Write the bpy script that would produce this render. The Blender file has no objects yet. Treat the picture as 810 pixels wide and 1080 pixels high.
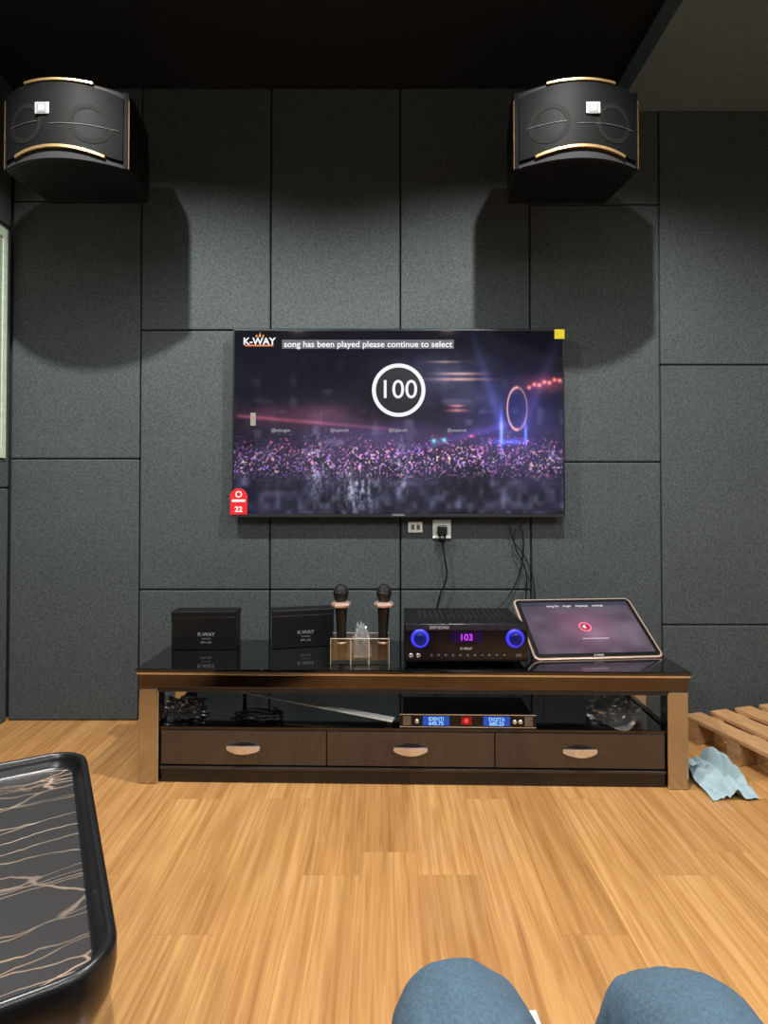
import bpy, bmesh, math, random
import numpy as np
from mathutils import Vector, Matrix, noise
random.seed(4)
scene = bpy.context.scene
try:
    scene.view_settings.view_transform = 'Standard'
except Exception: pass
COL = scene.collection

# ------------------------------------------------------------ helpers
def lin(c):
    return tuple((x/255.0)**2.2 for x in c[:3]) + (1.0,)

def mat(name, col, rough=0.5, metal=0.0, var=0.12, nscale=40.0, bump=0.0, emis=None, estr=1.0, coat=0.0, spec=None, stretch=(1,1,1)):
    m = bpy.data.materials.new(name); m.use_nodes = True
    nt = m.node_tree; b = nt.nodes['Principled BSDF']
    tc = nt.nodes.new('ShaderNodeTexCoord'); mp = nt.nodes.new('ShaderNodeMapping')
    mp.inputs['Scale'].default_value = stretch
    n = nt.nodes.new('ShaderNodeTexNoise'); n.inputs['Scale'].default_value = nscale; n.inputs['Detail'].default_value = 4
    nt.links.new(tc.outputs['Object'], mp.inputs['Vector']); nt.links.new(mp.outputs['Vector'], n.inputs['Vector'])
    r = nt.nodes.new('ShaderNodeValToRGB')
    c = lin(col)
    r.color_ramp.elements[0].position = 0.3; r.color_ramp.elements[1].position = 0.7
    r.color_ramp.elements[0].color = tuple(x*(1-var) for x in c[:3])+(1,)
    r.color_ramp.elements[1].color = tuple(min(1, x*(1+var)) for x in c[:3])+(1,)
    nt.links.new(n.outputs['Fac'], r.inputs['Fac']); nt.links.new(r.outputs['Color'], b.inputs['Base Color'])
    b.inputs['Roughness'].default_value = rough; b.inputs['Metallic'].default_value = metal
    if coat: b.inputs['Coat Weight'].default_value = coat; b.inputs['Coat Roughness'].default_value = 0.08
    if spec is not None: b.inputs['Specular IOR Level'].default_value = spec
    if emis:
        b.inputs['Emission Color'].default_value = lin(emis); b.inputs['Emission Strength'].default_value = estr
    if bump:
        bp = nt.nodes.new('ShaderNodeBump'); bp.inputs['Strength'].default_value = bump; bp.inputs['Distance'].default_value = 0.003
        nt.links.new(n.outputs['Fac'], bp.inputs['Height']); nt.links.new(bp.outputs['Normal'], b.inputs['Normal'])
    return m

def clear_mat(name, tint, gl=0.25, rough=0.08):
    m = bpy.data.materials.new(name); m.use_nodes = True; nt = m.node_tree
    nt.nodes.clear()
    o = nt.nodes.new('ShaderNodeOutputMaterial'); mx = nt.nodes.new('ShaderNodeMixShader')
    t = nt.nodes.new('ShaderNodeBsdfTransparent'); g = nt.nodes.new('ShaderNodeBsdfGlossy')
    t.inputs['Color'].default_value = tint; g.inputs['Roughness'].default_value = rough
    n = nt.nodes.new('ShaderNodeTexNoise'); n.inputs['Scale'].default_value = 30
    mr = nt.nodes.new('ShaderNodeMapRange'); mr.inputs['To Min'].default_value = gl*0.4; mr.inputs['To Max'].default_value = gl*1.5
    nt.links.new(n.outputs['Fac'], mr.inputs['Value']); nt.links.new(mr.outputs['Result'], mx.inputs['Fac'])
    nt.links.new(t.outputs[0], mx.inputs[1]); nt.links.new(g.outputs[0], mx.inputs[2]); nt.links.new(mx.outputs[0], o.inputs['Surface'])
    return m

def film_mat(name, tint, dcol, amount):
    m = clear_mat(name, tint, .3, .2); nt = m.node_tree
    o=[n for n in nt.nodes if n.type=='OUTPUT_MATERIAL'][0]; prev=o.inputs['Surface'].links[0].from_socket
    d=nt.nodes.new('ShaderNodeBsdfDiffuse'); d.inputs['Color'].default_value=dcol
    mx=nt.nodes.new('ShaderNodeMixShader'); mx.inputs['Fac'].default_value=amount
    nt.links.new(prev,mx.inputs[1]); nt.links.new(d.outputs[0],mx.inputs[2]); nt.links.new(mx.outputs[0],o.inputs['Surface'])
    return m

def empty(name, loc=(0,0,0), rot=(0,0,0)):
    e = bpy.data.objects.new(name, None); e.location = loc; e.rotation_euler = rot; e.empty_display_size = 0.05
    COL.objects.link(e); return e

def mk(name, verts, faces, m=None, parent=None, smooth=False):
    me = bpy.data.meshes.new(name); me.from_pydata(verts, [], faces); me.update()
    bm = bmesh.new(); bm.from_mesh(me); bmesh.ops.recalc_face_normals(bm, faces=bm.faces); bm.to_mesh(me); bm.free()
    o = bpy.data.objects.new(name, me); COL.objects.link(o)
    if m: me.materials.append(m)
    if smooth:
        for p in me.polygons: p.use_smooth = True
    if parent: o.parent = parent
    return o

def bev(o, w, seg=2):
    b = o.modifiers.new('bevel', 'BEVEL'); b.width = w; b.segments = seg; b.limit_method = 'ANGLE'; b.angle_limit = math.radians(35)
    return o

def boxes(name, lst, m, bevel=0, parent=None, seg=2):
    V=[];F=[]
    for (x0,x1,y0,y1,z0,z1) in lst:
        k=len(V)
        V += [(x0,y0,z0),(x1,y0,z0),(x1,y1,z0),(x0,y1,z0),(x0,y0,z1),(x1,y0,z1),(x1,y1,z1),(x0,y1,z1)]
        F += [(k,k+3,k+2,k+1),(k+4,k+5,k+6,k+7),(k,k+1,k+5,k+4),(k+1,k+2,k+6,k+5),(k+2,k+3,k+7,k+6),(k+3,k,k+4,k+7)]
    o = mk(name,V,F,m,parent)
    if bevel: bev(o,bevel,seg)
    return o
def box(name,x0,x1,y0,y1,z0,z1,m,bevel=0,parent=None,seg=2):
    return boxes(name,[(x0,x1,y0,y1,z0,z1)],m,bevel,parent,seg)

def lathe(name, prof, m, parent=None, loc=(0,0,0), seg=32, rot=(0,0,0), smooth=True):
    V=[];F=[]
    for (r,z) in prof:
        for i in range(seg):
            a=2*math.pi*i/seg; V.append((r*math.cos(a), r*math.sin(a), z))
    for j in range(len(prof)-1):
        for i in range(seg):
            F.append((j*seg+i, j*seg+(i+1)%seg, (j+1)*seg+(i+1)%seg, (j+1)*seg+i))
    F.append(tuple(range(seg))[::-1]); F.append(tuple((len(prof)-1)*seg+i for i in range(seg)))
    o = mk(name,V,F,m,parent,smooth); o.location=loc; o.rotation_euler=rot
    return o

def tube(name, pts, r, m, parent=None, cyclic=False, poly=False):
    c = bpy.data.curves.new(name,'CURVE'); c.dimensions='3D'; c.bevel_depth=r; c.bevel_resolution=3; c.resolution_u=8; c.use_fill_caps=True
    if poly:
        s=c.splines.new('POLY'); s.points.add(len(pts)-1)
        for i,p in enumerate(pts): s.points[i].co=(*p,1)
    else:
        s=c.splines.new('BEZIER'); s.bezier_points.add(len(pts)-1)
        for i,p in enumerate(pts):
            s.bezier_points[i].co=p; s.bezier_points[i].handle_left_type='AUTO'; s.bezier_points[i].handle_right_type='AUTO'
    s.use_cyclic_u=cyclic
    o=bpy.data.objects.new(name,c); c.materials.append(m); COL.objects.link(o)
    if parent: o.parent=parent
    return o

def text(name, body, size, loc, m, parent=None, align='CENTER', sx=1.0, bold=0.0):
    c=bpy.data.curves.new(name,'FONT'); c.body=body; c.size=size; c.align_x=align; c.align_y='CENTER'; c.extrude=0.0002; c.offset=bold
    t=bpy.data.objects.new(name+'_tmp',c); COL.objects.link(t)
    bpy.context.view_layer.update()
    me=bpy.data.meshes.new_from_object(t.evaluated_get(bpy.context.evaluated_depsgraph_get()))
    bpy.data.objects.remove(t)
    o=bpy.data.objects.new(name,me); me.materials.clear(); me.materials.append(m); COL.objects.link(o)
    o.location=loc; o.rotation_euler=(math.pi/2,0,0); o.scale=(sx,1,1)
    if parent: o.parent=parent
    return o

def ring(name, r0, r1, loc, m, parent=None, seg=64, sx=1.0):
    V=[];F=[]
    for i in range(seg):
        a=2*math.pi*i/seg
        V += [(r0*math.cos(a)*sx,0,r0*math.sin(a)),(r1*math.cos(a)*sx,0,r1*math.sin(a))]
    for i in range(seg):
        j=(i+1)%seg; F.append((2*i,2*i+1,2*j+1,2*j))
    o=mk(name,V,F,m,parent); o.location=loc; return o

def screen(name, w, h, nx, ny, func, loc, parent, strength=1.0, rough=0.05):
    us,vs=np.meshgrid(np.linspace(0,1,nx),np.linspace(0,1,ny))
    co=np.zeros((nx*ny,3),dtype=np.float32); co[:,0]=(us.ravel()-.5)*w; co[:,2]=(vs.ravel()-.5)*h
    idx=np.arange(nx*ny).reshape(ny,nx)
    f=np.stack([idx[:-1,:-1],idx[:-1,1:],idx[1:,1:],idx[1:,:-1]],-1).reshape(-1,4)
    me=bpy.data.meshes.new(name); me.from_pydata(co.tolist(),[],f.tolist()); me.update()
    rgb=np.clip(func(us,vs),0,1)**2.2
    a=me.color_attributes.new('picture','FLOAT_COLOR','POINT')
    rgba=np.ones((nx*ny,4),dtype=np.float32); rgba[:,:3]=rgb.reshape(-1,3); a.data.foreach_set('color',rgba.ravel())
    m=bpy.data.materials.new(name+'_lit_display'); m.use_nodes=True; nt=m.node_tree; b=nt.nodes['Principled BSDF']
    at=nt.nodes.new('ShaderNodeAttribute'); at.attribute_name='picture'
    nt.links.new(at.outputs['Color'],b.inputs['Emission Color']); b.inputs['Emission Strength'].default_value=strength
    b.inputs['Base Color'].default_value=(0.004,0.004,0.005,1); b.inputs['Roughness'].default_value=rough
    me.materials.append(m)
    o=bpy.data.objects.new(name,me); COL.objects.link(o); o.location=loc; o.parent=parent
    return o

def crumple(name, loc, sc, m, amp=0.35, freq=3.0, seed=0, parent=None, sub=5, smooth=False):
    bm=bmesh.new(); bmesh.ops.create_icosphere(bm,subdivisions=sub,radius=1)
    for v in bm.verts:
        p=v.co.copy(); off=Vector((seed*3.1,seed*1.7,seed))
        d=1+amp*noise.noise(p*freq+off)+amp*.5*noise.noise(p*freq*2.7+off)+amp*.3*abs(noise.noise(p*freq*6+off))
        q=p*d; q.z=max(q.z,-0.35)+.35
        v.co=Vector((q.x*sc[0],q.y*sc[1],q.z*sc[2]))
    me=bpy.data.meshes.new(name); bm.to_mesh(me); bm.free(); me.materials.append(m)
    if smooth:
        for p in me.polygons: p.use_smooth=True
    o=bpy.data.objects.new(name,me); COL.objects.link(o); o.location=loc
    if parent: o.parent=parent
    return o

def glow(name,c,s=1.0): return mat(name,(5,5,5),.4,emis=c,estr=s)

# ------------------------------------------------------------ materials
M_black=mat('black_plastic',(18,18,20),.35)
M_matte=mat('matte_black_paint',(13,13,15),.85)
M_chrome=mat('polished_steel',(228,228,230),.2,.85,var=.03)
M_gold=mat('brushed_gold',(190,155,108),.35,.85,var=.05)
M_rose=mat('rose_gold',(222,190,172),.3,.6,var=.05)
M_white=mat('white_plastic',(225,225,220),.4,var=.03)
W_emit=glow('display_white',(240,240,245),1.0)

def felt():
    m=bpy.data.materials.new('heathered_acoustic_felt'); m.use_nodes=True; nt=m.node_tree; b=nt.nodes['Principled BSDF']
    tc=nt.nodes.new('ShaderNodeTexCoord')
    n1=nt.nodes.new('ShaderNodeTexNoise'); n1.inputs['Scale'].default_value=95; n1.inputs['Detail'].default_value=6; n1.inputs['Roughness'].default_value=.8
    n2=nt.nodes.new('ShaderNodeTexNoise'); n2.inputs['Scale'].default_value=2.5
    r=nt.nodes.new('ShaderNodeValToRGB'); e=r.color_ramp.elements
    e[0].position=.32; e[0].color=lin((54,59,60)); e[1].position=.7; e[1].color=lin((92,98,99))
    mx=nt.nodes.new('ShaderNodeMixRGB'); mx.blend_type='MULTIPLY'; mx.inputs[0].default_value=.2
    for n in (n1,n2): nt.links.new(tc.outputs['Object'],n.inputs['Vector'])
    nt.links.new(n1.outputs['Fac'],r.inputs['Fac']); nt.links.new(r.outputs['Color'],mx.inputs[1]); nt.links.new(n2.outputs['Fac'],mx.inputs[2])
    nt.links.new(mx.outputs[0],b.inputs['Base Color']); b.inputs['Roughness'].default_value=.95; b.inputs['Specular IOR Level'].default_value=.15
    bp=nt.nodes.new('ShaderNodeBump'); bp.inputs['Strength'].default_value=.2; bp.inputs['Distance'].default_value=.002
    nt.links.new(n1.outputs['Fac'],bp.inputs['Height']); nt.links.new(bp.outputs['Normal'],b.inputs['Normal'])
    return m
M_felt=felt()

def wood_floor():
    m=bpy.data.materials.new('laminate_oak_planks'); m.use_nodes=True; nt=m.node_tree; b=nt.nodes['Principled BSDF']; L=nt.links.new
    tc=nt.nodes.new('ShaderNodeTexCoord'); mp=nt.nodes.new('ShaderNodeMapping'); mp.inputs['Rotation'].default_value=(0,0,math.pi/2); mp.inputs['Location'].default_value=(.55,.07,0)
    L(tc.outputs['Object'],mp.inputs['Vector'])
    br=nt.nodes.new('ShaderNodeTexBrick'); br.inputs['Scale'].default_value=1; br.inputs['Brick Width'].default_value=1.1; br.inputs['Row Height'].default_value=.165
    br.inputs['Mortar Size'].default_value=.0007; br.inputs['Color1'].default_value=(0,0,0,1); br.inputs['Color2'].default_value=(1,1,1,1); br.inputs['Mortar'].default_value=(.5,.5,.5,1); br.offset=.37; br.offset_frequency=2; br.squash=.8; br.squash_frequency=3
    L(mp.outputs['Vector'],br.inputs['Vector'])
    sc=nt.nodes.new('ShaderNodeVectorMath'); sc.operation='SCALE'; sc.inputs['Scale'].default_value=7.0; L(br.outputs['Color'],sc.inputs[0])
    ad=nt.nodes.new('ShaderNodeVectorMath'); ad.operation='ADD'; L(tc.outputs['Object'],ad.inputs[0]); L(sc.outputs[0],ad.inputs[1])
    m2=nt.nodes.new('ShaderNodeMapping'); m2.inputs['Scale'].default_value=(75,2.2,1); L(ad.outputs[0],m2.inputs['Vector'])
    n=nt.nodes.new('ShaderNodeTexNoise'); n.inputs['Scale'].default_value=1; n.inputs['Detail'].default_value=6; n.inputs['Roughness'].default_value=.6; n.inputs['Distortion'].default_value=.5; L(m2.outputs[0],n.inputs['Vector'])
    m3=nt.nodes.new('ShaderNodeMapping'); m3.inputs['Scale'].default_value=(13,.9,1); L(ad.outputs[0],m3.inputs['Vector'])
    n3=nt.nodes.new('ShaderNodeTexNoise'); n3.inputs['Scale'].default_value=1; n3.inputs['Detail'].default_value=3; n3.inputs['Distortion'].default_value=1.5; L(m3.outputs[0],n3.inputs['Vector'])
    r=nt.nodes.new('ShaderNodeValToRGB'); e=r.color_ramp.elements
    e[0].position=.3; e[0].color=lin((168,118,70)); e[1].position=.62; e[1].color=lin((203,155,99))
    L(n.outputs['Fac'],r.inputs['Fac'])
    r3=nt.nodes.new('ShaderNodeValToRGB'); e=r3.color_ramp.elements
    e[0].position=.35; e[0].color=(.78,.74,.69,1); e[1].position=.6; e[1].color=(1,1,1,1); L(n3.outputs['Fac'],r3.inputs['Fac'])
    mx=nt.nodes.new('ShaderNodeMixRGB'); mx.blend_type='MULTIPLY'; mx.inputs[0].default_value=.7; L(r.outputs['Color'],mx.inputs[1]); L(r3.outputs['Color'],mx.inputs[2])
    r4=nt.nodes.new('ShaderNodeValToRGB'); e=r4.color_ramp.elements; e[0].color=(.80,.75,.70,1); e[1].color=(1,1,1,1); L(br.outputs['Color'],r4.inputs['Fac'])
    mx2=nt.nodes.new('ShaderNodeMixRGB'); mx2.blend_type='MULTIPLY'; mx2.inputs[0].default_value=1; L(mx.outputs[0],mx2.inputs[1]); L(r4.outputs['Color'],mx2.inputs[2])
    mx3=nt.nodes.new('ShaderNodeMixRGB'); L(br.outputs['Fac'],mx3.inputs[0]); L(mx2.outputs[0],mx3.inputs[1]); mx3.inputs[2].default_value=lin((158,108,64))
    L(mx3.outputs[0],b.inputs['Base Color']); b.inputs['Roughness'].default_value=.2; b.inputs['Specular IOR Level'].default_value=.65
    return m
M_floor=wood_floor()

# ------------------------------------------------------------ room
XL,XR,YB,YF,ZC=-1.755,2.6,2.80,-2.6,2.985
box('floor',XL-.1,XR+.1,YF-.1,YB+.1,-.1,0,M_floor)
M_wallpaint=mat('dark_wall_paint',(40,44,46),.9)
M_ceil=mat('black_ceiling_paint',(12,14,22),.9)
M_soff=mat('grey_soffit_paint',(98,110,112),.9)
box('wall_back',XL-.1,XR+.1,YB,YB+.1,0,ZC+.1,M_wallpaint)
box('wall_left',XL-.145,XL-.045,YF,YB,0,ZC+.1,M_wallpaint)
box('wall_right',XR,XR+.1,YF,YB,0,ZC+.1,mat('light_wall_paint',(150,150,145),.9))
box('wall_front',XL-.1,XR+.1,YF-.1,YF,0,ZC+.1,mat('light_wall_paint_2',(150,150,145),.9))
box('ceiling',XL-.1,1.10,YF-.1,YB+.1,ZC,ZC+.1,M_ceil)
s=box('ceiling_soffit',1.10,XR+.1,YF-.1,YB+.1,2.872,ZC+.1,M_soff)

colx=[XL,-1.147,-.535,.077,.689,1.301,1.913,2.525]
offs=[0.0,.607,.607,.607,-.015,.443,-.17]
L=[]
g=.003
for i,o in enumerate(offs):
    zs=[0]; z=o
    while z<ZC-.02:
        if z>0.03: zs.append(z)
        z+=1.22
    zs.append(ZC if i<4 else 2.872)
    for a,b_ in zip(zs[:-1],zs[1:]):
        L.append((colx[i]+g,colx[i+1]-g,2.756,2.7995,a+g*.8,b_-g*.8))
L.append((.689+g,1.095,2.756,2.7995,2.875,ZC-.002))
boxes('acoustic_wall_panels',L,M_felt,.007,seg=3)
L=[]
yy=2.752; k=0
while yy>-2.4:
    o=[1.083,.45][k%2]; zs=[0,o,o+1.22,ZC] if o+1.22<ZC else [0,o,ZC]
    for a,b_ in zip(zs[:-1],zs[1:]): L.append((XL-.044,XL,yy-.61+g,yy-g,a+g,b_-g))
    yy-=.61;k+=1
boxes('acoustic_wall_panels.001',L,M_felt,.007,seg=3)
w=empty('window_1')
M_cas=mat('pale_window_casing',(175,190,165),.6)
boxes('casing',[(XL+.001,XL+.009,2.68,2.712,1.22,2.28),(XL+.001,XL+.009,1.6,1.645,1.22,2.28),(XL+.001,XL+.009,1.645,2.68,1.22,1.265),(XL+.001,XL+.009,1.645,2.68,2.235,2.28)],M_cas,.002,w)
box('pane',XL+.001,XL+.004,1.645,2.68,1.265,2.235,mat('frosted_glass',(140,150,140),.3),0,w)

# ------------------------------------------------------------ lights
M_lamp=glow('downlight_diffuser',(255,250,240),6)
def downlight(x,y,z,power,size=.06,cone=165,blend=.5,col=(1,.99,.965)):
    e=empty('recessed_downlight',(x,y,z))
    lathe('trim_ring',[(.055,-.001),(.075,-.001),(.075,-.008),(.055,-.008)],M_white,e)
    lathe('diffuser',[(.0545,-.002),(.0545,-.004)],M_lamp,e)
    l=bpy.data.lights.new('lamp','SPOT'); l.energy=power; l.shadow_soft_size=size; l.spot_size=math.radians(cone); l.spot_blend=blend; l.color=col
    o=bpy.data.objects.new('lamp',l); COL.objects.link(o); o.parent=e; o.location=(0,0,-.03)
    return e
downlight(-1.07,1.58,ZC,220,.018,142,.5)
downlight(.60,1.58,ZC,220,.018,142,.5)
downlight(-.95,-.1,ZC,105,.10)  # this and the downlights below: out of view, added as fill light
downlight(.70,-.1,ZC,105,.10)
downlight(-.95,-1.05,ZC,75,.08)
downlight(.70,-1.05,ZC,75,.08)
downlight(2.05,.9,2.872,75,.10)
downlight(2.15,-.5,2.872,70,.08)
wd=bpy.data.worlds.new('world'); scene.world=wd; wd.use_nodes=True; wd.node_tree.nodes['Background'].inputs[0].default_value=(.5,.5,.5,1); wd.node_tree.nodes['Background'].inputs[1].default_value=.1

# ------------------------------------------------------------ television
TVW,TVH=1.529,.867
tv=empty('wall_mounted_television',(.0675,2.70,1.383))
box('back_shell',-TVW/2+.05,TVW/2-.05,.02,.05,-TVH/2+.05,TVH/2-.05,M_black,.01,tv)
box('bezel',-TVW/2,TVW/2,.0,.022,-TVH/2,TVH/2,mat('tv_bezel_black',(22,22,24),.3),.003,tv)
boxes('chin_strip',[(-TVW/2,TVW/2,-.0025,.0,-TVH/2,-TVH/2+.012)],mat('tv_chin_grey',(60,60,66),.3,.6),.0008,tv)
def rnd(shape,seed): return np.random.RandomState(seed).rand(*shape)
def smooth_noise(us,vs,fx,fy,seed):
    r=rnd((fy+2,fx+2),seed); x=us*fx; y=vs*fy; xi=np.clip(x.astype(int),0,fx); yi=np.clip(y.astype(int),0,fy); a=x-xi; b=y-yi
    a=a*a*(3-2*a); b=b*b*(3-2*b)
    return (r[yi,xi]*(1-a)+r[yi,xi+1]*a)*(1-b)+(r[yi+1,xi]*(1-a)+r[yi+1,xi+1]*a)*b
def ga(x,y,cx,cy,sx,sy): return np.exp(-((x-cx)/sx)**2-((y-cy)/sy)**2)
def concert(us,vs):
    X=245+351*us; Y=546-199*vs
    c=np.zeros(us.shape+(3,))
    def add(m,rgb):
        for k in range(3): c[...,k]+=m*rgb[k]/255.
    one=np.ones_like(us)
    add(one,(17,18,26))
    refl_mist=smooth_noise(us,vs,7,5,1)*.6+smooth_noise(us,vs,19,13,2)*.3+smooth_noise(us,vs,50,30,3)*.2  # soft mist for cloudy reflections on the glass, painted into the picture
    add(refl_mist*np.clip((Y-350)/120,0,1),(34,30,44))
    add(ga(X,Y,300,440,80,13)*(.4+refl_mist),(66,30,36))
    add(ga(X,Y,420,462,130,16),(34,25,44))
    add(ga(X,Y,475,400,60,30)*refl_mist,(60,60,78))
    add(ga(X,Y,545,440,40,40),(22,24,66))
    add(ga(X,Y,530,458,1.8,20),(80,110,245)); add(ga(X,Y,556,460,1.6,11),(60,90,220))
    add(ga(X,Y,538,468,18,3),(40,50,150))
    for (x0,y0,x1,y1,wd_,rgb) in [(530,450,500,352,5,(22,24,48)),(555,450,590,360,6,(24,18,36)),(533,450,420,480,4,(24,18,56)),(250,440,420,455,2,(80,30,38))]:
        t=np.clip(((X-x0)*(x1-x0)+(Y-y0)*(y1-y0))/((x1-x0)**2+(y1-y0)**2),0,1)
        d=np.hypot(X-(x0+t*(x1-x0)),Y-(y0+t*(y1-y0))); add(np.exp(-(d/wd_)**2)*(1-.6*t),rgb)
    add(ga(X,Y,486,400,26,1.6)+ga(X,Y,486,394,22,1.5)+.7*ga(X,Y,470,381,16,1.3),(140,98,70))  # blurred yellowish lamp reflection, painted into the picture as streaks
    add(ga(X,Y,483,434,10,1.6)+ga(X,Y,483,429,8,1.2),(150,65,50))
    rr=np.abs(np.hypot((X-547)/10.5,(Y-432)/23.)-1); add(np.exp(-(rr/.07)**2)*(.5+.5*(X<548)),(215,125,75))
    for i in range(7):
        add(ga(X,Y,560+i*5.4,409-i*1.3-(i%2)*2,2.0,2.0),(250,110,70))
    add(ga(X,Y,578,405,24,9),(80,28,28))
    S=rnd(us.shape,7); band=np.exp(-np.abs((Y-490)/17.)**2.6)
    S2=smooth_noise(us,vs,185,100,11); S3=smooth_noise(us,vs,110,60,12); S4=smooth_noise(us,vs,60,30,13)
    cl=smooth_noise(us,vs,16,6,44)
    sp=np.clip((S2-.60)*3.2,0,1)*band*(.4+cl)
    add(sp*(S3>.6),(205,100,140)); add(sp*((S3<=.6)&(S3>.4)),(120,95,215)); add(sp*(S3<=.4),(205,150,120))
    add(np.clip((S-.974)*40,0,1)*band,(245,225,235))
    add(band*(.2+.5*S4),(44,28,52))
    add(np.clip((smooth_noise(us,vs,190,100,21)-.76)*4,0,1)*np.exp(-((Y-473)/11.)**2),(225,90,120))
    low=np.clip((Y-500)/30,0,1)
    add(low*smooth_noise(us,vs,60,24,15)**2,(46,48,60))
    f1=smooth_noise(us,vs,110,24,16)*.6+smooth_noise(us,vs,190,90,26)*.4
    add(ga(X,Y,378,522,22,22)*np.clip(f1-.33,0,1)*1.5,(190,195,205))  # whitish smears, here and next two lines: screen reflections painted in
    add(ga(X,Y,333,492,9,38)*np.clip(f1-.35,0,1)*1.5,(150,150,170))
    add(ga(X,Y,424,500,8,34)*np.clip(f1-.4,0,1)*1.3,(150,150,170))
    add(np.clip(smooth_noise(us,vs,28,18,19)-.7,0,1)*np.clip((Y-360)/60,0,1),(110,105,125))
    add(ga(X,Y,458,467,2,2)+ga(X,Y,469,466,2,2),(20,190,120)); add(ga(X,Y,498,462,2,1.5),(240,60,60))
    return c
screen('display_picture',TVW-.016,TVH-.024,560,318,concert,(0,-.001,.004),tv,rough=.04)
S=229.6
def tp(px,py,off=-.003): return ((px-420.5)/S,off,-(py-446.5)/S)
text('score_text','100',.12,tp(420,412),W_emit,tv,bold=.0005)
ring('score_ring',.105,.123,tp(420.5,412),W_emit,tv)
ring('score_disc',0.001,.105,tp(420.5,412,-.0016),mat('score_disc_dark',(10,10,14),.3,emis=(26,26,34),estr=1),tv)
x0,_,z0=tp(297,368); x1,_,z1=tp(479,358.5)
box('caption_bar',x0,x1,-.0022,-.0016,z0,z1,glow('caption_grey',(78,80,88)),0,tv)
t=text('caption_text','song has been played please continue to select',.040,tp(388,363.5,-.0032),W_emit,tv,bold=.0006)
bpy.context.view_layer.update(); t.scale.x=.775/max(t.dimensions.x,.01)
text('logo_text','K-WAY',.045,tp(273,360.5),W_emit,tv,bold=.0012)
x0,_,z0=tp(258,365.5); x1,_,z1=tp(288,363.8)
box('logo_underline',x0,x1,-.0032,-.0018,z0,z1,glow('logo_orange',(210,110,40)),0,tv)
M_or=glow('flame_orange',(240,150,50))
for i,(px,h) in enumerate([(270,.012),(273.5,.022),(277,.012)]):
    x,_,z=tp(px,355.5); mk('logo_flame_%d'%i,[(x-.006,-.003,z),(x+.006,-.003,z),(x+.002,-.003,z+h)],[(0,1,2)],M_or,tv)
M_lab=glow('label_grey',(165,165,175))
for i,px in enumerate([296,358,420,482]):
    text('lyric_label_%d'%i,['@kalongtm','@kapiotdh','@kigtarath','@utumtrah'][i],.021,tp(px,454.5),M_lab,tv,sx=.9)
x0,_,z0=tp(264,449.5); x1,_,z1=tp(269.5,436)
box('volume_tab',x0,x1,-.0035,-.0018,z0,z1,glow('tab_cream',(165,160,145)),0,tv)
x0,_,z0=tp(585.5,357.5); x1,_,z1=tp(596,347.5)
box('yellow_sticker',x0,x1,-.0035,-.0012,z0,z1,mat('yellow_label_glowing',(235,215,20),.5,emis=(200,180,10),estr=.3),0,tv)  # sticker brightened by a faint emission of its own
M_redst=mat('red_label_glowing',(205,30,40),.45,emis=(190,25,35),estr=.15)  # slight self-glow added to keep the red sticker bright
x0,_,z0=tp(243,543.5); x1,_,z1=tp(261,527)
box('red_sticker',x0,x1,-.004,-.0005,z0,z1,M_redst,.002,tv)
ring('red_sticker_dome',.001,.040,tp(252,525,-.0042),M_redst,tv)
text('red_sticker_text','22',.035,tp(252,538,-.0050),M_white,tv,bold=.001)
x0,_,z0=tp(245,530); x1,_,z1=tp(259,527.5)
box('red_sticker_bar',x0,x1,-.0055,-.0045,z0,z1,M_white,0,tv)
ring('red_sticker_dial',.010,.015,tp(252,522,-.0052),M_white,tv)
text('brand_mark','coocaa',.02,tp(420,543.3,-.003),mat('logo_grey',(150,150,155),.4),tv)
boxes('wall_bracket',[(-.3,.3,.05,.0555,-.2,.2)],M_black,0,tv)

# ------------------------------------------------------------ sockets and cables
so=empty('power_socket',((466-405)/226.,2.7555,1.06-(558-520)/226.))
box('plate',-.043,.043,-.009,0,-.045,.045,M_white,.004,so)
box('plug',-.022,.022,-.045,-.009,-.03,.018,M_black,.006,so)
lathe('plug_boss',[(.016,0),(.013,.03)],M_black,so,(0,-.028,-.03),20,(math.pi,0,0))
tube('cord',[(0,-.028,-.055),(.012,-.03,-.14),(.02,-.03,-.22),(-.01,-.03,-.30),(-.03,-.02,-.42),(-.02,-.02,-.70)],.004,M_black,so)
so2=empty('power_socket.001',((438-405)/226.,2.7555,1.06-(556-520)/226.))
box('plate',-.034,.034,-.009,0,-.026,.026,M_white,.004,so2)
boxes('jacks',[(-.02,-.004,-.012,-.009,-.012,.012),(.006,.022,-.012,-.009,-.012,.012)],mat('grey_jack',(90,90,90),.5),.002,so2)
cb=empty('television_cables')
tube('cable_1',[(.62,2.73,.98),(.645,2.725,.80),(.60,2.73,.62),(.53,2.72,.53),(.48,2.68,.40)],.0035,M_black,cb)
tube('cable_2',[(.66,2.73,.98),(.60,2.72,.86),(.66,2.73,.68),(.64,2.73,.50),(.58,2.68,.38)],.003,M_black,cb)
tube('cable_3',[(.57,2.735,.98),(.60,2.73,.84),(.655,2.73,.76),(.70,2.735,.60),(.66,2.7,.38)],.0025,M_black,cb)

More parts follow.
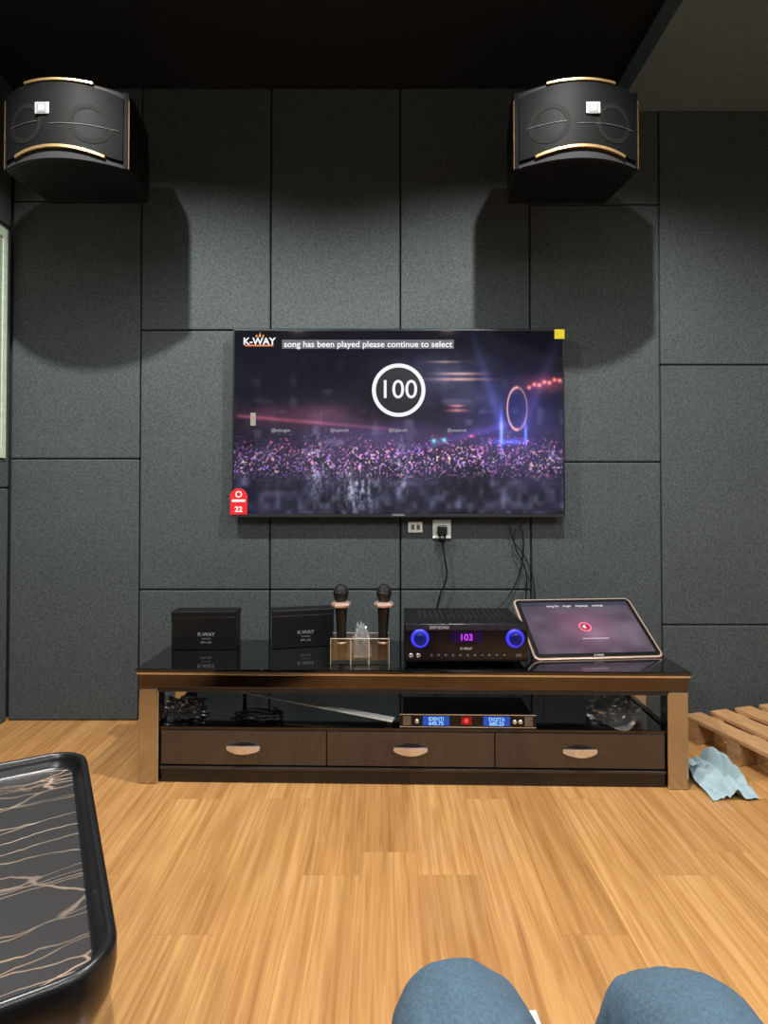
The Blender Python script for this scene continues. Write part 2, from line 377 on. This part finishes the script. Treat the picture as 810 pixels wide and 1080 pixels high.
# ------------------------------------------------------------ speakers
M_spk=mat('speaker_cabinet_black',(14,14,16),.55,bump=.2,nscale=300,spec=.3)
def mesh_cloth():
    m=bpy.data.materials.new('speaker_grille_mesh'); m.use_nodes=True; nt=m.node_tree; b=nt.nodes['Principled BSDF']
    tc=nt.nodes.new('ShaderNodeTexCoord'); v=nt.nodes.new('ShaderNodeTexVoronoi'); v.inputs['Scale'].default_value=420
    nt.links.new(tc.outputs['Object'],v.inputs['Vector'])
    r=nt.nodes.new('ShaderNodeValToRGB'); e=r.color_ramp.elements; e[0].position=.25; e[0].color=lin((12,12,13)); e[1].position=.6; e[1].color=lin((22,22,22))
    nt.links.new(v.outputs['Distance'],r.inputs['Fac']); nt.links.new(r.outputs['Color'],b.inputs['Base Color'])
    b.inputs['Roughness'].default_value=.6; b.inputs['Specular IOR Level'].default_value=.06
    return m
M_grille=mesh_cloth()
M_woof=mat('woofer_cone_behind_mesh',(25,24,23),.7,spec=.06)
M_line=mat('dim_silver',(80,80,80),.6,.2)
SW,SH,BUL=.48,.30,.085
def yf(x): return -BUL*(1-(2*x/SW)**2)
def curved(name,xa,xb,zb,zt,off,th,m,parent,n=28,bevel=0):
    V=[];F=[]
    for i in range(n+1):
        x=xa+(xb-xa)*i/n; y=yf(x)+off
        V+=[(x,y,zb(x)),(x,y,zt(x)),(x,y+th,zt(x)),(x,y+th,zb(x))]
    for i in range(n):
        a=4*i;b=a+4
        F+=[(a,b,b+1,a+1),(a+1,b+1,b+2,a+2),(a+2,b+2,b+3,a+3),(a+3,b+3,b,a)]
    F+=[(0,1,2,3),(4*n+3,4*n+2,4*n+1,4*n)]
    o=mk(name,V,F,m,parent)
    if bevel: bev(o,bevel)
    return o
def speaker(name,cx,rz=0.0):
    e=empty(name,(cx,2.25,2.452),(0,0,rz))
    n=28; out=[]
    for i in range(n+1):
        x=-SW/2+SW*i/n; out.append((x,yf(x)))
    out += [(SW/2,.05),(SW/2-.03,.26),(-SW/2+.03,.26),(-SW/2,.05)]
    N=len(out); V=[(x,y,-SH/2) for x,y in out]+[(x,y,SH/2) for x,y in out]
    F=[tuple(range(N))[::-1],tuple(range(N,2*N))]+[(i,(i+1)%N,N+(i+1)%N,N+i) for i in range(N)]
    bev(mk('cabinet',V,F,M_spk,e),.008,2)
    zt=lambda x: .135-.02*abs(2*x/SW)**3
    zb=lambda x: -.100-.022*min(1,abs(2*x/SW)*1.3)**2
    gr=curved('grille',-.222,.222,zb,zt,-.010,.009,M_grille,e,60)
    curved('gold_lip_bottom',-.17,.17,lambda x:zb(x)-.013,lambda x:zb(x)-.001,-.017,.016,M_gold,e,bevel=.002)
    curved('gold_lip_top',-.13,.13,lambda x:.141,lambda x:.151,-.012,.014,M_gold,e,bevel=.002)
    curved('lower_baffle',-.236,.236,lambda x:-.148,lambda x:zb(x)-.016,-.006,.006,M_matte,e)
    curved('end_frame_left',-.239,-.224,lambda x:-.148,lambda x:.148,-.008,.010,M_black,e,4)
    curved('end_frame_right',.224,.239,lambda x:-.148,lambda x:.148,-.008,.010,M_black,e,4)
    curved('gold_edge_left',-.2405,-.2385,lambda x:-.145,lambda x:.12,-.010,.006,M_gold,e,2)
    curved('gold_edge_right',.2385,.2405,lambda x:-.145,lambda x:.12,-.010,.006,M_gold,e,2)
    curved('silver_line',-.02,.21,lambda x:-.020+.04*(x-.05)**1,lambda x:-.019+.04*(x-.05),-.013,.004,M_line,e)
    curved('silver_line_left',-.20,-.06,lambda x:-.010,lambda x:-.0092,-.013,.004,M_line,e)
    for sgn in (-1,1):
        V=[];F=[];K=40
        for r in (.056,.074):
            for i in range(K):
                a=2*math.pi*i/K; x=sgn*.12+r*math.cos(a); V.append((x,yf(x)-.0115,-.01+r*math.sin(a)))
        for i in range(K): F.append((i,(i+1)%K,K+(i+1)%K,K+i))
        mk('woofer_ring_%s'%('l' if sgn<0 else 'r'),V,F,M_woof,e)
    lx=-.045 if cx<0 else .035
    box('badge',lx-.026,lx+.026,yf(lx)-.018,yf(lx)-.0115,.012,.056,mat('badge_silver',(120,120,120),.4,.3),.002,e)
    box('badge_inlay',lx-.018,lx+.018,yf(lx)-.0195,yf(lx)-.0175,.016,.050,mat('badge_dark',(80,80,82),.6),.001,e)
    text('badge_text','!B',.026,(lx,yf(lx)-.0205,.033),M_white,e,bold=.0006)
    boxes('wall_bracket',[(-.03,.03,.26,.47,.03,.06),(-.06,.06,.47,.503,.02,.13)],M_black,.004,e)
    return e
speaker('wall_speaker',-1.222)
speaker('wall_speaker.001',.74)

# ------------------------------------------------------------ tv bench
M_glass=mat('black_tempered_glass',(8,8,9),.05,var=.02,coat=1.0)
M_bronze=mat('polished_bronze_trim',(98,90,88),.12,1.0,var=.05)
M_legg=mat('champagne_metal_leg',(186,184,180),.17,1.0,var=.05)
M_brown=mat('glossy_brown_lacquer',(54,46,44),.15,var=.05,coat=.8)
M_dbrown=mat('dark_brown_panel',(36,30,29),.35)
tb=empty('tv_bench',(.096,2.135,0),(0,0,math.radians(-1.3)))
box('top_glass',-1.002,1.002,-.005,.43,.408,.42,M_glass,.003,tb)
box('top_frame',-.996,.996,0,.425,.350,.4075,M_bronze,.004,tb)
box('frame_lip',-.999,.999,-.004,.0,.399,.4075,mat('champagne_lip',(225,215,198),.15,1.0),.0015,tb)
box('frame_underside',-.92,.92,.002,.42,.335,.3495,M_dbrown,.002,tb)
for n_,x in (('left',-.957),('right',.957)):
    for f,y in (('front',.004),('rear',.355)):
        box('leg_%s_%s'%(f,n_),x-.037,x+.037,y,y+.065,0,.3495,M_legg,.006,tb,3)
    box('side_rail_'+n_,x-.012,x+.012,.069,.355,.02,.19,M_dbrown,.002,tb)
box('shelf_glass',-.919,.919,.02,.42,.192,.204,M_glass,.002,tb)
box('drawer_carcass',-.917,.917,.035,.42,.03,.1915,M_dbrown,.002,tb)
W3=1.834/3
for i in range(3):
    a=-.917+i*W3
    box('drawer_front_%d'%(i+1),a+.002,a+W3-.002,.018,.035,.066,.190,M_brown,.002,tb)
    cx=a+W3/2; hz=.128
    N=24; V=[];F=[]
    for k in range(N+1):
        t_=k/N; x=-.062+.124*t_; y=-.004-.020*math.sin(math.pi*t_); hh=.006+.009*math.sin(math.pi*t_)**.6
        V+=[(x,y,-hh),(x,y,hh),(x,y+.005,hh),(x,y+.005,-hh)]
    for k in range(N):
        p=4*k;q=p+4; F+=[(p,q,q+1,p+1),(p+1,q+1,q+2,p+2),(p+2,q+2,q+3,p+3),(p+3,q+3,q,p)]
    F+=[(0,1,2,3),(4*N+3,4*N+2,4*N+1,4*N)]
    h=mk('handle_%d'%(i+1),V,F,M_chrome,tb); h.location=(cx,.018,hz); bev(h,.0015)
box('base_plinth',-.917,.917,.02,.40,.0,.060,M_dbrown,.003,tb)
box('base_trim',-.917,.917,.012,.0195,.050,.060,mat('plinth_trim',(70,62,58),.3,.5),.002,tb)

# ------------------------------------------------------------ cartons
M_cart=mat('black_carton',(13,13,15),.4)
def carton(name,loc,rz,w,d,h):
    e=empty(name,loc,(0,0,rz))
    box('body',-w/2,w/2,0,d,0,h-.022,M_cart,.002,e); box('lid',-w/2-.002,w/2+.002,-.002,d+.002,h-.0215,h,M_cart,.002,e)
    P=mat('print_grey',(125,125,130),.5)
    text('print','K-WAY',.021,(.01,-.0035,h*.40),P,e,bold=.0004)
    text('print_small','KARAOKE',.008,(.01,-.0035,h*.29),P,e); text('print_code','BPX-300',.012,(.01,-.0035,h*.19),P,e)
carton('product_carton',(-.735,2.41,.421),math.radians(2),.262,.085,.155)
carton('product_carton.001',(-.335,2.45,.421),math.radians(13),.255,.075,.155)

# ------------------------------------------------------------ mic holder + mics
M_acr=clear_mat('clear_acrylic',(.97,.955,.93,1),.14)
mh=empty('microphone_holder',(-.09,2.20,.421))
box('base',-.108,.108,0,.095,0,.010,clear_mat('acrylic_base',(.92,.84,.74,1),.3),.002,mh)
boxes('walls',[(-.108,.108,0,.004,.010,.095),(-.108,.108,.091,.095,.010,.095),(-.108,-.104,.004,.091,.010,.095),(.104,.108,.004,.091,.010,.095),(-.036,-.032,.004,.091,.010,.085),(.032,.036,.004,.091,.010,.085)],M_acr,.0008,mh)
M_edge=mat('acrylic_polished_edge',(215,198,176),.2,var=.05)
boxes('polished_edges',[(-.1085,.1085,0,.004,.0951,.0968),(-.1085,.1085,.0905,.0945,.0951,.0968),(-.1095,-.1080,-.0005,.001,.0,.096),(.1080,.1095,-.0005,.001,.0,.096),(-.0355,-.0325,0,.001,.0,.095),(.0325,.0355,0,.001,.0,.095)],M_edge,.0003,mh)
M_head=mat('mic_mesh_black',(45,45,47),.35,.7,bump=.8,nscale=600,var=.5)
def mic(name,x,rz,tx=0):
    e=empty(name,(x,2.248,.433),(0,tx,rz))
    lathe('handle',[(.012,0),(.017,.004),(.0175,.05),(.019,.12),(.0225,.185),(.024,.195)],M_black,e)
    lathe('lower_ring',[(.0185,.055),(.0195,.056),(.0195,.062),(.0185,.063)],M_rose,e)
    lathe('octagon_ring',[(.024,.193),(.036,.196),(.039,.203),(.036,.211),(.022,.214)],M_rose,e,seg=8,smooth=False)
    lathe('head',[(.020,.213),(.0245,.225),(.028,.238),(.0285,.250),(.026,.262),(.019,.274),(.009,.280),(.001,.281)],M_head,e)
    lathe('head_band',[(.0285,.244),(.0298,.245),(.0298,.250),(.0285,.251)],M_black,e)
mic('microphone',-.160,0.2,math.radians(-1)); mic('microphone.001',-.006,.1,math.radians(1.5))
crumple('clear_plastic_wrap',(-.085,2.242,.440),(.030,.020,.085),film_mat('crinkled_cellophane',(.93,.95,.98,1),(.7,.75,.8,1),.15),.45,3,3,sub=5)

# ------------------------------------------------------------ amplifier
am=empty('karaoke_amplifier',(.306,2.20,.421))
M_case=mat('amp_black_steel',(18,18,20),.4,.3); M_face=mat('amp_face_gloss',(16,15,24),.2,coat=.5)
box('case',-.222,.222,.014,.31,.012,.150,M_case,.003,am)
box('faceplate',-.232,.232,0,.0135,.010,.152,M_face,.004,am)
boxes('top_vents',[(-.17+i*.022,-.158+i*.022,.08,.26,.1502,.1515) for i in range(16)],mat('vent_dark',(22,22,24),.5),0,am)
for i,(x,y) in enumerate([(-.19,.03),(.19,.03),(-.19,.28),(.19,.28)]): lathe('foot_%d'%i,[(.016,0),(.018,.011)],M_black,am,(x,y,0),20)
M_blue=glow('blue_led_ring',(60,60,245),1.2)
for n_,x in (('left',-.172),('right',.182)):
    lathe('knob_ring_'+n_,[(.034,0),(.034,.004),(.024,.005)],M_blue,am,(x,0,.098),40,(math.pi/2,0,0))
    lathe('knob_'+n_,[(.0235,0),(.0225,.020),(.018,.024),(.003,.0235)],mat('knob_blue_black',(30,34,70),.25,.6,emis=(20,25,110),estr=.6),am,(x,-.001,.098),40,(math.pi/2,0,0))
box('display_window',-.055,.060,-.0015,.0,.083,.121,mat('violet_display',(15,5,25),.2,emis=(30,8,55),estr=1),0,am)
text('display_digits','103',.034,(0,-.003,.101),glow('magenta_digits',(205,70,245),1.1),am,bold=.0006)
box('face_stripe',-.225,.225,-.001,.0,.128,.148,mat('face_stripe_gray',(38,38,48),.3),0,am)
text('face_brand','DSP-ECHO',.015,(-.10,-.003,.138),mat('print_white',(200,200,205),.4),am)
text('face_label','K-WAY',.014,(0,-.003,.060),mat('print_white2',(200,200,205),.4),am)
for i in range(11):
    x=-.13+i*.027
    lathe('small_knob_%d'%i,[(.0065,0),(.006,.010),(.001,.0105)],mat('small_knob_black',(60,60,66),.35,.4),am,(x,0,.034),16,(math.pi/2,0,0))
for i,x in enumerate((-.205,-.178)): lathe('mic_jack_%d'%i,[(.009,0),(.009,.003),(.005,.0035)],M_chrome,am,(x,0,.034),20,(math.pi/2,0,0))
box('usb_port',.185,.205,-.0015,0,.030,.040,mat('usb_metal',(140,140,150),.3,.8),0,am)

# ------------------------------------------------------------ touch-screen
xa=Vector((.53,.045,0)).normalized(); za=Vector((.0,.285,.178)); za=(za-xa*za.dot(xa)).normalized(); ya=za.cross(xa).normalized()
ts=empty('touchscreen_monitor')
ts.matrix_world=Matrix(((xa.x,ya.x,za.x,.833),(xa.y,ya.y,za.y,2.275),(xa.z,ya.z,za.z,.4225),(0,0,0,1)))
def rrect(w,h,r,n=6):
    P=[]
    for cx,cz,a0 in ((w/2-r,h/2-r,0),(-w/2+r,h/2-r,90),(-w/2+r,-h/2+r,180),(w/2-r,-h/2+r,270)):
        for i in range(n+1):
            a=math.radians(a0+90*i/n); P.append((cx+r*math.cos(a),cz+r*math.sin(a)))
    return P
def rslab(name,w,h,r,y0,y1,cz,m,parent):
    P=rrect(w,h,r); N=len(P); V=[(x,y0,z+cz) for x,z in P]+[(x,y1,z+cz) for x,z in P]
    F=[tuple(range(N)),tuple(range(N,2*N))[::-1]]+[(i,(i+1)%N,N+(i+1)%N,N+i) for i in range(N)]
    return mk(name,V,F,m,parent)
TW,TH=.518,.335
bev(rslab('rose_gold_frame',TW,TH,.024,-.002,.016,TH/2,M_rose,ts),.002)
rslab('bezel_glass',TW-.016,TH-.016,.018,-.0035,-.0015,TH/2,M_black,ts)
def menu(us,vs):
    c=np.zeros(us.shape+(3,))
    def add(m,rgb):
        for k in range(3): c[...,k]+=m*rgb[k]/255.
    f=smooth_noise(us,vs,9,6,31)
    add(np.ones_like(us),(84,72,82)); add(ga(us,vs,.5,.5,.25,.35),(45,16,28)); add(f,(24,22,28)); add(np.clip(vs-.5,0,1),(-20,-10,-10))
    add(ga(us,vs,.75,.35,.25,.2),(22,22,22)); add(np.clip((vs-.9)*30,0,1),(-25,-15,-15))
    return c
screen('menu_picture',TW-.05,TH-.05,120,80,menu,(0,-.0045,TH/2),ts)
M_pk=glow('icon_pink',(255,130,155),1.1)
ring('icon_ring',.020,.026,(0,-.0052,TH*.49),M_pk,ts)
ring('icon_disc',.001,.018,(0,-.0052,TH*.49),glow('icon_red',(190,30,70)),ts)
mk('icon_glyph',[(-.010,-.0058,TH*.49-.005),(.002,-.0058,TH*.49-.012),(.002,-.0058,TH*.49+.012),(-.010,-.0058,TH*.49+.005)],[(0,1,2,3)],W_emit,ts)
text('menu_title','song list    singer    language    settings',.016,(0,-.0052,TH-.048),W_emit,ts)
text('menu_note','touch to start the karaoke',.010,(.02,-.0052,TH*.3),W_emit,ts)
text('menu_brand','K-WAY',.012,(0,-.0045,.014),mat('frame_print',(230,220,210),.4),ts)
boxes('stand',[(-.06,.06,.016,.030,.13,.22)],M_black,.004,ts)
tube('stand_leg_l',[(-.05,.028,.18),(-.05,.165,.09)],.006,M_black,ts,poly=True); tube('stand_leg_r',[(.05,.028,.18),(.05,.165,.09)],.006,M_black,ts,poly=True)

# ------------------------------------------------------------ lower shelf contents
rc=empty('wireless_mic_receiver',(.305,2.158,.2052),(0,0,math.radians(-1.3)))
box('case',-.235,.235,.004,.19,.004,.046,M_case,.003,rc)
box('front',-.248,.248,0,.0035,.0,.048,mat('receiver_face',(26,26,30),.25,.3),.003,rc)
boxes('rims',[(-.248,.248,-.002,0,.045,.048),(-.248,.248,-.002,0,0,.003)],M_chrome,.0005,rc)
boxes('ears',[(-.236,-.206,-.004,0,.006,.042),(.206,.236,-.004,0,.006,.042)],mat('receiver_ear',(120,120,125),.3,.8),.002,rc)
M_lcd=glow('blue_lcd',(150,205,255),1.1)
for i,x in enumerate((-.115,.105)):
    box('lcd_%d'%i,x-.048,x+.048,-.002,0,.007,.041,mat('lcd_navy',(5,15,60),.2,emis=(25,75,170),estr=1),0,rc)
    text('lcd_digits_%d'%i,['IDENTI','DIGITA'][i],.018,(x,-.0035,.031),M_lcd,rc,bold=.0003); text('lcd_freq_%d'%i,['645.75','680.25'][i],.020,(x,-.0035,.015),M_lcd,rc,bold=.0004)
lathe('red_button',[(.009,0),(.008,.004),(.001,.0045)],glow('red_led',(255,60,60),1.2),rc,(-.005,0,.025),24,(math.pi/2,0,0))
box('red_window',-.024,.014,-.0018,0,.010,.040,glow('red_window',(130,10,14)),0,rc)
for i,x in enumerate((.17,.19,-.185)): lathe('knob_%d'%i,[(.008,0),(.0075,.01),(.001,.0105)],M_chrome,rc,(x,0,.024),18,(math.pi/2,0,0))

rod=empty('metal_rack_strip')
def strip(name,a,b,w,h,m,parent):
    a=Vector(a);b=Vector(b); d=(b-a); d.normalize(); s_=d.cross(Vector((0,0,1))).normalized(); u=s_.cross(d)
    V=[]
    for p,k in ((a,.35),(b,1)):
        for i,j in ((-1,-1),(1,-1),(1,1),(-1,1)): V.append(tuple(p+s_*w/2*i*k+u*h/2*j))
    return bev(mk(name,V,[(0,1,2,3),(4,7,6,5),(0,4,5,1),(1,5,6,2),(2,6,7,3),(3,7,4,0)],m,parent),.001)
strip('strip',(-.62,2.40,.262),(.035,2.178,.226),.038,.006,mat('satin_aluminium',(235,235,232),.55,.1),rod)
lathe('end_support',[(.008,0),(.006,.054)],M_black,rod,(-.56,2.381,.2052),12)
boxes('front_support',[(.012,.030,2.175,2.187,.2052,.223)],M_black,0,rod)
M_bag=film_mat('dark_poly_bag',(.5,.53,.56,1),(.12,.12,.13,1),.15)
crumple('plastic_cable_bag',(-.775,2.29,.2055),(.075,.07,.045),M_bag,.6,2.5,5)
cl=empty('coiled_audio_cable')
pts=[]
for i in range(60):
    a=i*.55; r=.05+.012*math.sin(i*1.3); pts.append((-.47+r*1.5*math.cos(a),2.235+r*.7*math.sin(a),.212+.0004*i))
tube('coil',pts,.0032,M_black,cl)
crumple('clear_poly_bag',(.87,2.26,.2055),(.085,.10,.05),film_mat('white_poly_film',(.92,.92,.92,1),(.5,.5,.48,1),.08),.45,2.2,11,sub=4)

# ------------------------------------------------------------ pallet + cloth
M_pine=mat('raw_pine',(172,130,88),.7,var=.25,nscale=10,stretch=(12,1,4))
pl=empty('wooden_pallet',(1.675,2.41,0),(0,0,math.radians(16)))
boxes('bearers',[(-.32,.32,-.235,-.175,0,.085),(-.32,.32,-.03,.03,0,.085),(-.32,.32,.175,.235,0,.085)],M_pine,.003,pl)
boxes('slats',[(-.32+i*.1375,-.23+i*.1375,-.25,.25,.0855,.104) for i in range(5)],M_pine,.003,pl)
bm=bmesh.new(); bmesh.ops.create_grid(bm,x_segments=70,y_segments=70,size=1)
for v in bm.verts:
    x,y=v.co.x,v.co.y; p=Vector((x,y,3.3))
    f=abs(noise.noise(Vector((x*1.4+y*.9,y*.5,1.7))*1.5))*.105+abs(noise.noise(p*2.2))*.035
    f*=max(0,1-(x*x+y*y)*.4)
    v.co=Vector((x*.088+.018*noise.noise(p*1.1+Vector((5,0,0)))+y*.012, y*.14+.02*noise.noise(p*1.2+Vector((0,7,0))), .002+f))
me=bpy.data.meshes.new('crumpled_cloth'); bm.to_mesh(me); bm.free()
for p in me.polygons: p.use_smooth=True
me.materials.append(mat('pale_blue_cloth',(150,172,178),.85,var=.06,nscale=200))
o=bpy.data.objects.new('crumpled_cloth',me); COL.objects.link(o); o.location=(1.225,2.185,0)
pp=mk('paper_scrap',[(.265,1.13,.0015),(.315,1.14,.0015),(.31,1.22,.003),(.26,1.215,.0015)],[(0,1,2,3)],mat('white_paper',(205,212,210),.8)); sm=pp.modifiers.new('s','SOLIDIFY'); sm.thickness=.001

# ------------------------------------------------------------ side table with tray top
def marble():
    m=bpy.data.materials.new('black_marble_gold_veins'); m.use_nodes=True; nt=m.node_tree; b=nt.nodes['Principled BSDF']; L=nt.links.new
    tc=nt.nodes.new('ShaderNodeTexCoord'); n=nt.nodes.new('ShaderNodeTexNoise'); n.inputs['Scale'].default_value=5; n.inputs['Detail'].default_value=4
    L(tc.outputs['Object'],n.inputs['Vector'])
    ml=nt.nodes.new('ShaderNodeVectorMath'); ml.operation='SCALE'; ml.inputs['Scale'].default_value=.07; L(n.outputs['Color'],ml.inputs[0])
    ad=nt.nodes.new('ShaderNodeVectorMath'); ad.operation='ADD'; L(tc.outputs['Object'],ad.inputs[0]); L(ml.outputs[0],ad.inputs[1])
    n2=nt.nodes.new('ShaderNodeTexNoise'); n2.inputs['Scale'].default_value=6; L(tc.outputs['Object'],n2.inputs['Vector'])
    outs=[]
    for rot,sc,s,th in ((1.5,(1,.22,1),8,.012),(-.6,(1,.18,1),8,.012),(.45,(1,.25,1),9,.012)):
        mp=nt.nodes.new('ShaderNodeMapping'); mp.inputs['Rotation'].default_value=(0,0,rot); mp.inputs['Scale'].default_value=sc; L(ad.outputs[0],mp.inputs['Vector'])
        v=nt.nodes.new('ShaderNodeTexVoronoi'); v.feature='DISTANCE_TO_EDGE'; v.inputs['Scale'].default_value=s; L(mp.outputs[0],v.inputs['Vector'])
        r=nt.nodes.new('ShaderNodeMapRange'); r.inputs['From Min'].default_value=0; r.inputs['From Max'].default_value=th; r.inputs['To Min'].default_value=1; r.inputs['To Max'].default_value=0; L(v.outputs['Distance'],r.inputs['Value']); outs.append(r)
    mx=nt.nodes.new('ShaderNodeMath'); mx.operation='MAXIMUM'; L(outs[0].outputs[0],mx.inputs[0]); L(outs[1].outputs[0],mx.inputs[1])
    mxb=nt.nodes.new('ShaderNodeMath'); mxb.operation='MAXIMUM'; L(mx.outputs[0],mxb.inputs[0]); L(outs[2].outputs[0],mxb.inputs[1])
    rr=nt.nodes.new('ShaderNodeValToRGB'); rr.color_ramp.elements[0].position=.34; rr.color_ramp.elements[0].color=(.25,.25,.25,1); rr.color_ramp.elements[1].position=.58; L(n2.outputs['Fac'],rr.inputs['Fac'])
    mu=nt.nodes.new('ShaderNodeMath'); mu.operation='MULTIPLY'; L(mxb.outputs[0],mu.inputs[0]); L(rr.outputs['Color'],mu.inputs[1])
    vc=nt.nodes.new('ShaderNodeMixRGB'); L(n.outputs['Fac'],vc.inputs[0]); vc.inputs[1].default_value=lin((175,130,90)); vc.inputs[2].default_value=lin((190,182,170))
    fm=nt.nodes.new('ShaderNodeMixRGB'); L(mu.outputs[0],fm.inputs[0]); fm.inputs[1].default_value=lin((52,50,50)); L(vc.outputs[0],fm.inputs[2])
    L(fm.outputs[0],b.inputs['Base Color']); b.inputs['Roughness'].default_value=.35
    return m
M_satin=mat('satin_black_lacquer',(24,24,26),.3)
ux=Vector((.504,-.864)); vx=Vector((-.864,-.504))
Wt,Lt=.52,.745
corner=Vector((-.708,1.405)); ctr=corner+ux*Lt/2+vx*Wt/2
st=empty('tray_coffee_table',(ctr.x,ctr.y,0),(0,0,math.atan2(ux.y,ux.x)))
def loft(name,rings,m,parent,w=Wt,l=Lt,r0=.075,cap_top=True,cap_bot=True):
    V=[];F=[];N=None
    for ins,z in rings:
        P=rrect(l-2*ins,w-2*ins,max(.008,r0-ins),8); N=len(P); V+=[(x,y,z) for x,y in P]
    for j in range(len(rings)-1):
        for i in range(N): F.append((j*N+i,j*N+(i+1)%N,(j+1)*N+(i+1)%N,(j+1)*N+i))
    if cap_bot: F.append(tuple(range(N))[::-1])
    if cap_top: F.append(tuple((len(rings)-1)*N+i for i in range(N)))
    return mk(name,V,F,m,parent,False)
tr=loft('tray_body',[(.09,.335),(.05,.345),(.022,.365),(.006,.395),(0,.425),(0,.452),(.003,.459),(.008,.462),(.014,.459),(.018,.450),(.024,.436),(.034,.432)],M_satin,st)
for p in tr.data.polygons: p.use_smooth = len(p.vertices)==4
loft('marble_inlay',[(.030,.4325),(.032,.4345)],marble(),st)
loft('pedestal',[(.13,.02),(.12,.334)],M_satin,st,r0=.16); loft('foot_plate',[(.08,0),(.08,.0195)],M_satin,st,r0=.12)

# ------------------------------------------------------------ sofa (behind the camera) and seated person
M_sofa=mat('charcoal_upholstery',(60,60,64),.9,bump=.3,nscale=200)
sf=empty('sofa')
box('base',-.75,1.15,-.95,.18,.06,.24,M_sofa,.03,sf,3); box('seat_cushion_1',-.6,.19,-.7,.20,.242,.405,M_sofa,.045,sf,4); box('seat_cushion_2',.20,1.0,-.7,.20,.242,.405,M_sofa,.045,sf,4)
box('backrest',-.75,1.15,-.95,-.71,.242,.86,M_sofa,.06,sf,4); box('armrest_1',-.75,-.605,-.70,.20,.242,.58,M_sofa,.04,sf,4); box('armrest_2',1.005,1.15,-.70,.20,.242,.58,M_sofa,.04,sf,4)
boxes('feet',[(-.7,-.64,-.9,-.84,0,.06),(1.04,1.1,-.9,-.84,0,.06),(-.7,-.64,.08,.14,0,.06),(1.04,1.1,.08,.14,0,.06)],M_black,.004,sf)

def denim():
    m=mat('blue_denim',(76,99,117),.9,var=.22,nscale=260,bump=.4); nt=m.node_tree; b=nt.nodes['Principled BSDF']
    tc=nt.nodes.new('ShaderNodeTexCoord'); n=nt.nodes.new('ShaderNodeTexNoise'); n.inputs['Scale'].default_value=9; n.inputs['Detail'].default_value=3
    nt.links.new(tc.outputs['Object'],n.inputs['Vector'])
    mx=nt.nodes.new('ShaderNodeMixRGB'); mx.blend_type='MULTIPLY'; mx.inputs[0].default_value=.5
    src=b.inputs['Base Color'].links[0].from_socket
    nt.links.new(src,mx.inputs[1]); nt.links.new(n.outputs['Fac'],mx.inputs[2]); nt.links.new(mx.outputs[0],b.inputs['Base Color'])
    return m
pe=empty('seated_person')
pts=[((.19,-.22,.53),.135),((.19,-.24,.66),.135),((.19,-.25,.80),.14)]
ed=[(0,1),(1,2)]
for hx,kx in ((.10,.078),(.28,.296)):
    k=len(pts)
    pts+=[((hx,-.14,.51),.11),((hx*.6+kx*.4,.12,.51),.098),((hx*.2+kx*.8,.42,.515),.082),((kx,.605,.525),.077),((kx,.645,.445),.075),((kx,.63,.28),.064),((kx,.605,.10),.062)]
    ed+=[(0,k)]+[(k+i,k+i+1) for i in range(6)]
me=bpy.data.meshes.new('jeans'); me.from_pydata([p for p,_ in pts],ed,[]); me.update()
jo=bpy.data.objects.new('jeans_legs',me); COL.objects.link(jo); jo.parent=pe
sk=jo.modifiers.new('skin','SKIN')
for i,(p,r) in enumerate(pts): me.skin_vertices[0].data[i].radius=(r,r)
me.skin_vertices[0].data[0].use_root=True
sk.use_smooth_shade=True
sb=jo.modifiers.new('sub','SUBSURF'); sb.levels=4; sb.render_levels=4
me.materials.append(denim())
tx=bpy.data.textures.new('cloth_folds','CLOUDS'); tx.noise_scale=.07
dm=jo.modifiers.new('folds','DISPLACE'); dm.texture=tx; dm.strength=.018; dm.texture_coords='GLOBAL'
M_shoe=mat('dark_sneaker',(40,42,46),.6)
for i,kx in enumerate((.078,.296)):
    V=[];F=[];prof=[(-.11,.035,.075),(-.08,.042,.09),(-.03,.043,.088),(.04,.046,.068),(.10,.048,.052),(.15,.040,.042),(.175,.022,.03)]
    K=16
    for (y,w_,h_) in prof:
        for j in range(K):
            a=2*math.pi*j/K; V.append((kx+w_*math.cos(a),.62+y,max(0.0,h_/2+h_/2*math.sin(a)*1.0)))
    for q in range(len(prof)-1):
        for j in range(K): F.append((q*K+j,q*K+(j+1)%K,(q+1)*K+(j+1)%K,(q+1)*K+j))
    F+=[tuple(range(K)),tuple((len(prof)-1)*K+j for j in range(K))]
    mk('shoe_%d'%(i+1),V,F,M_shoe,pe,True)

# ------------------------------------------------------------ camera
cd=bpy.data.cameras.new('camera'); cd.sensor_fit='HORIZONTAL'; cd.sensor_width=36; cd.lens=36*620/810.
pitch=1.0
cam=bpy.data.objects.new('camera',cd); COL.objects.link(cam); cam.location=(0,0,1.06); cam.rotation_euler=(math.radians(90+pitch),0,0)
cd.shift_y=-(20+620*math.tan(math.radians(pitch)))/810.
cd.clip_start=.02
scene.camera=cam
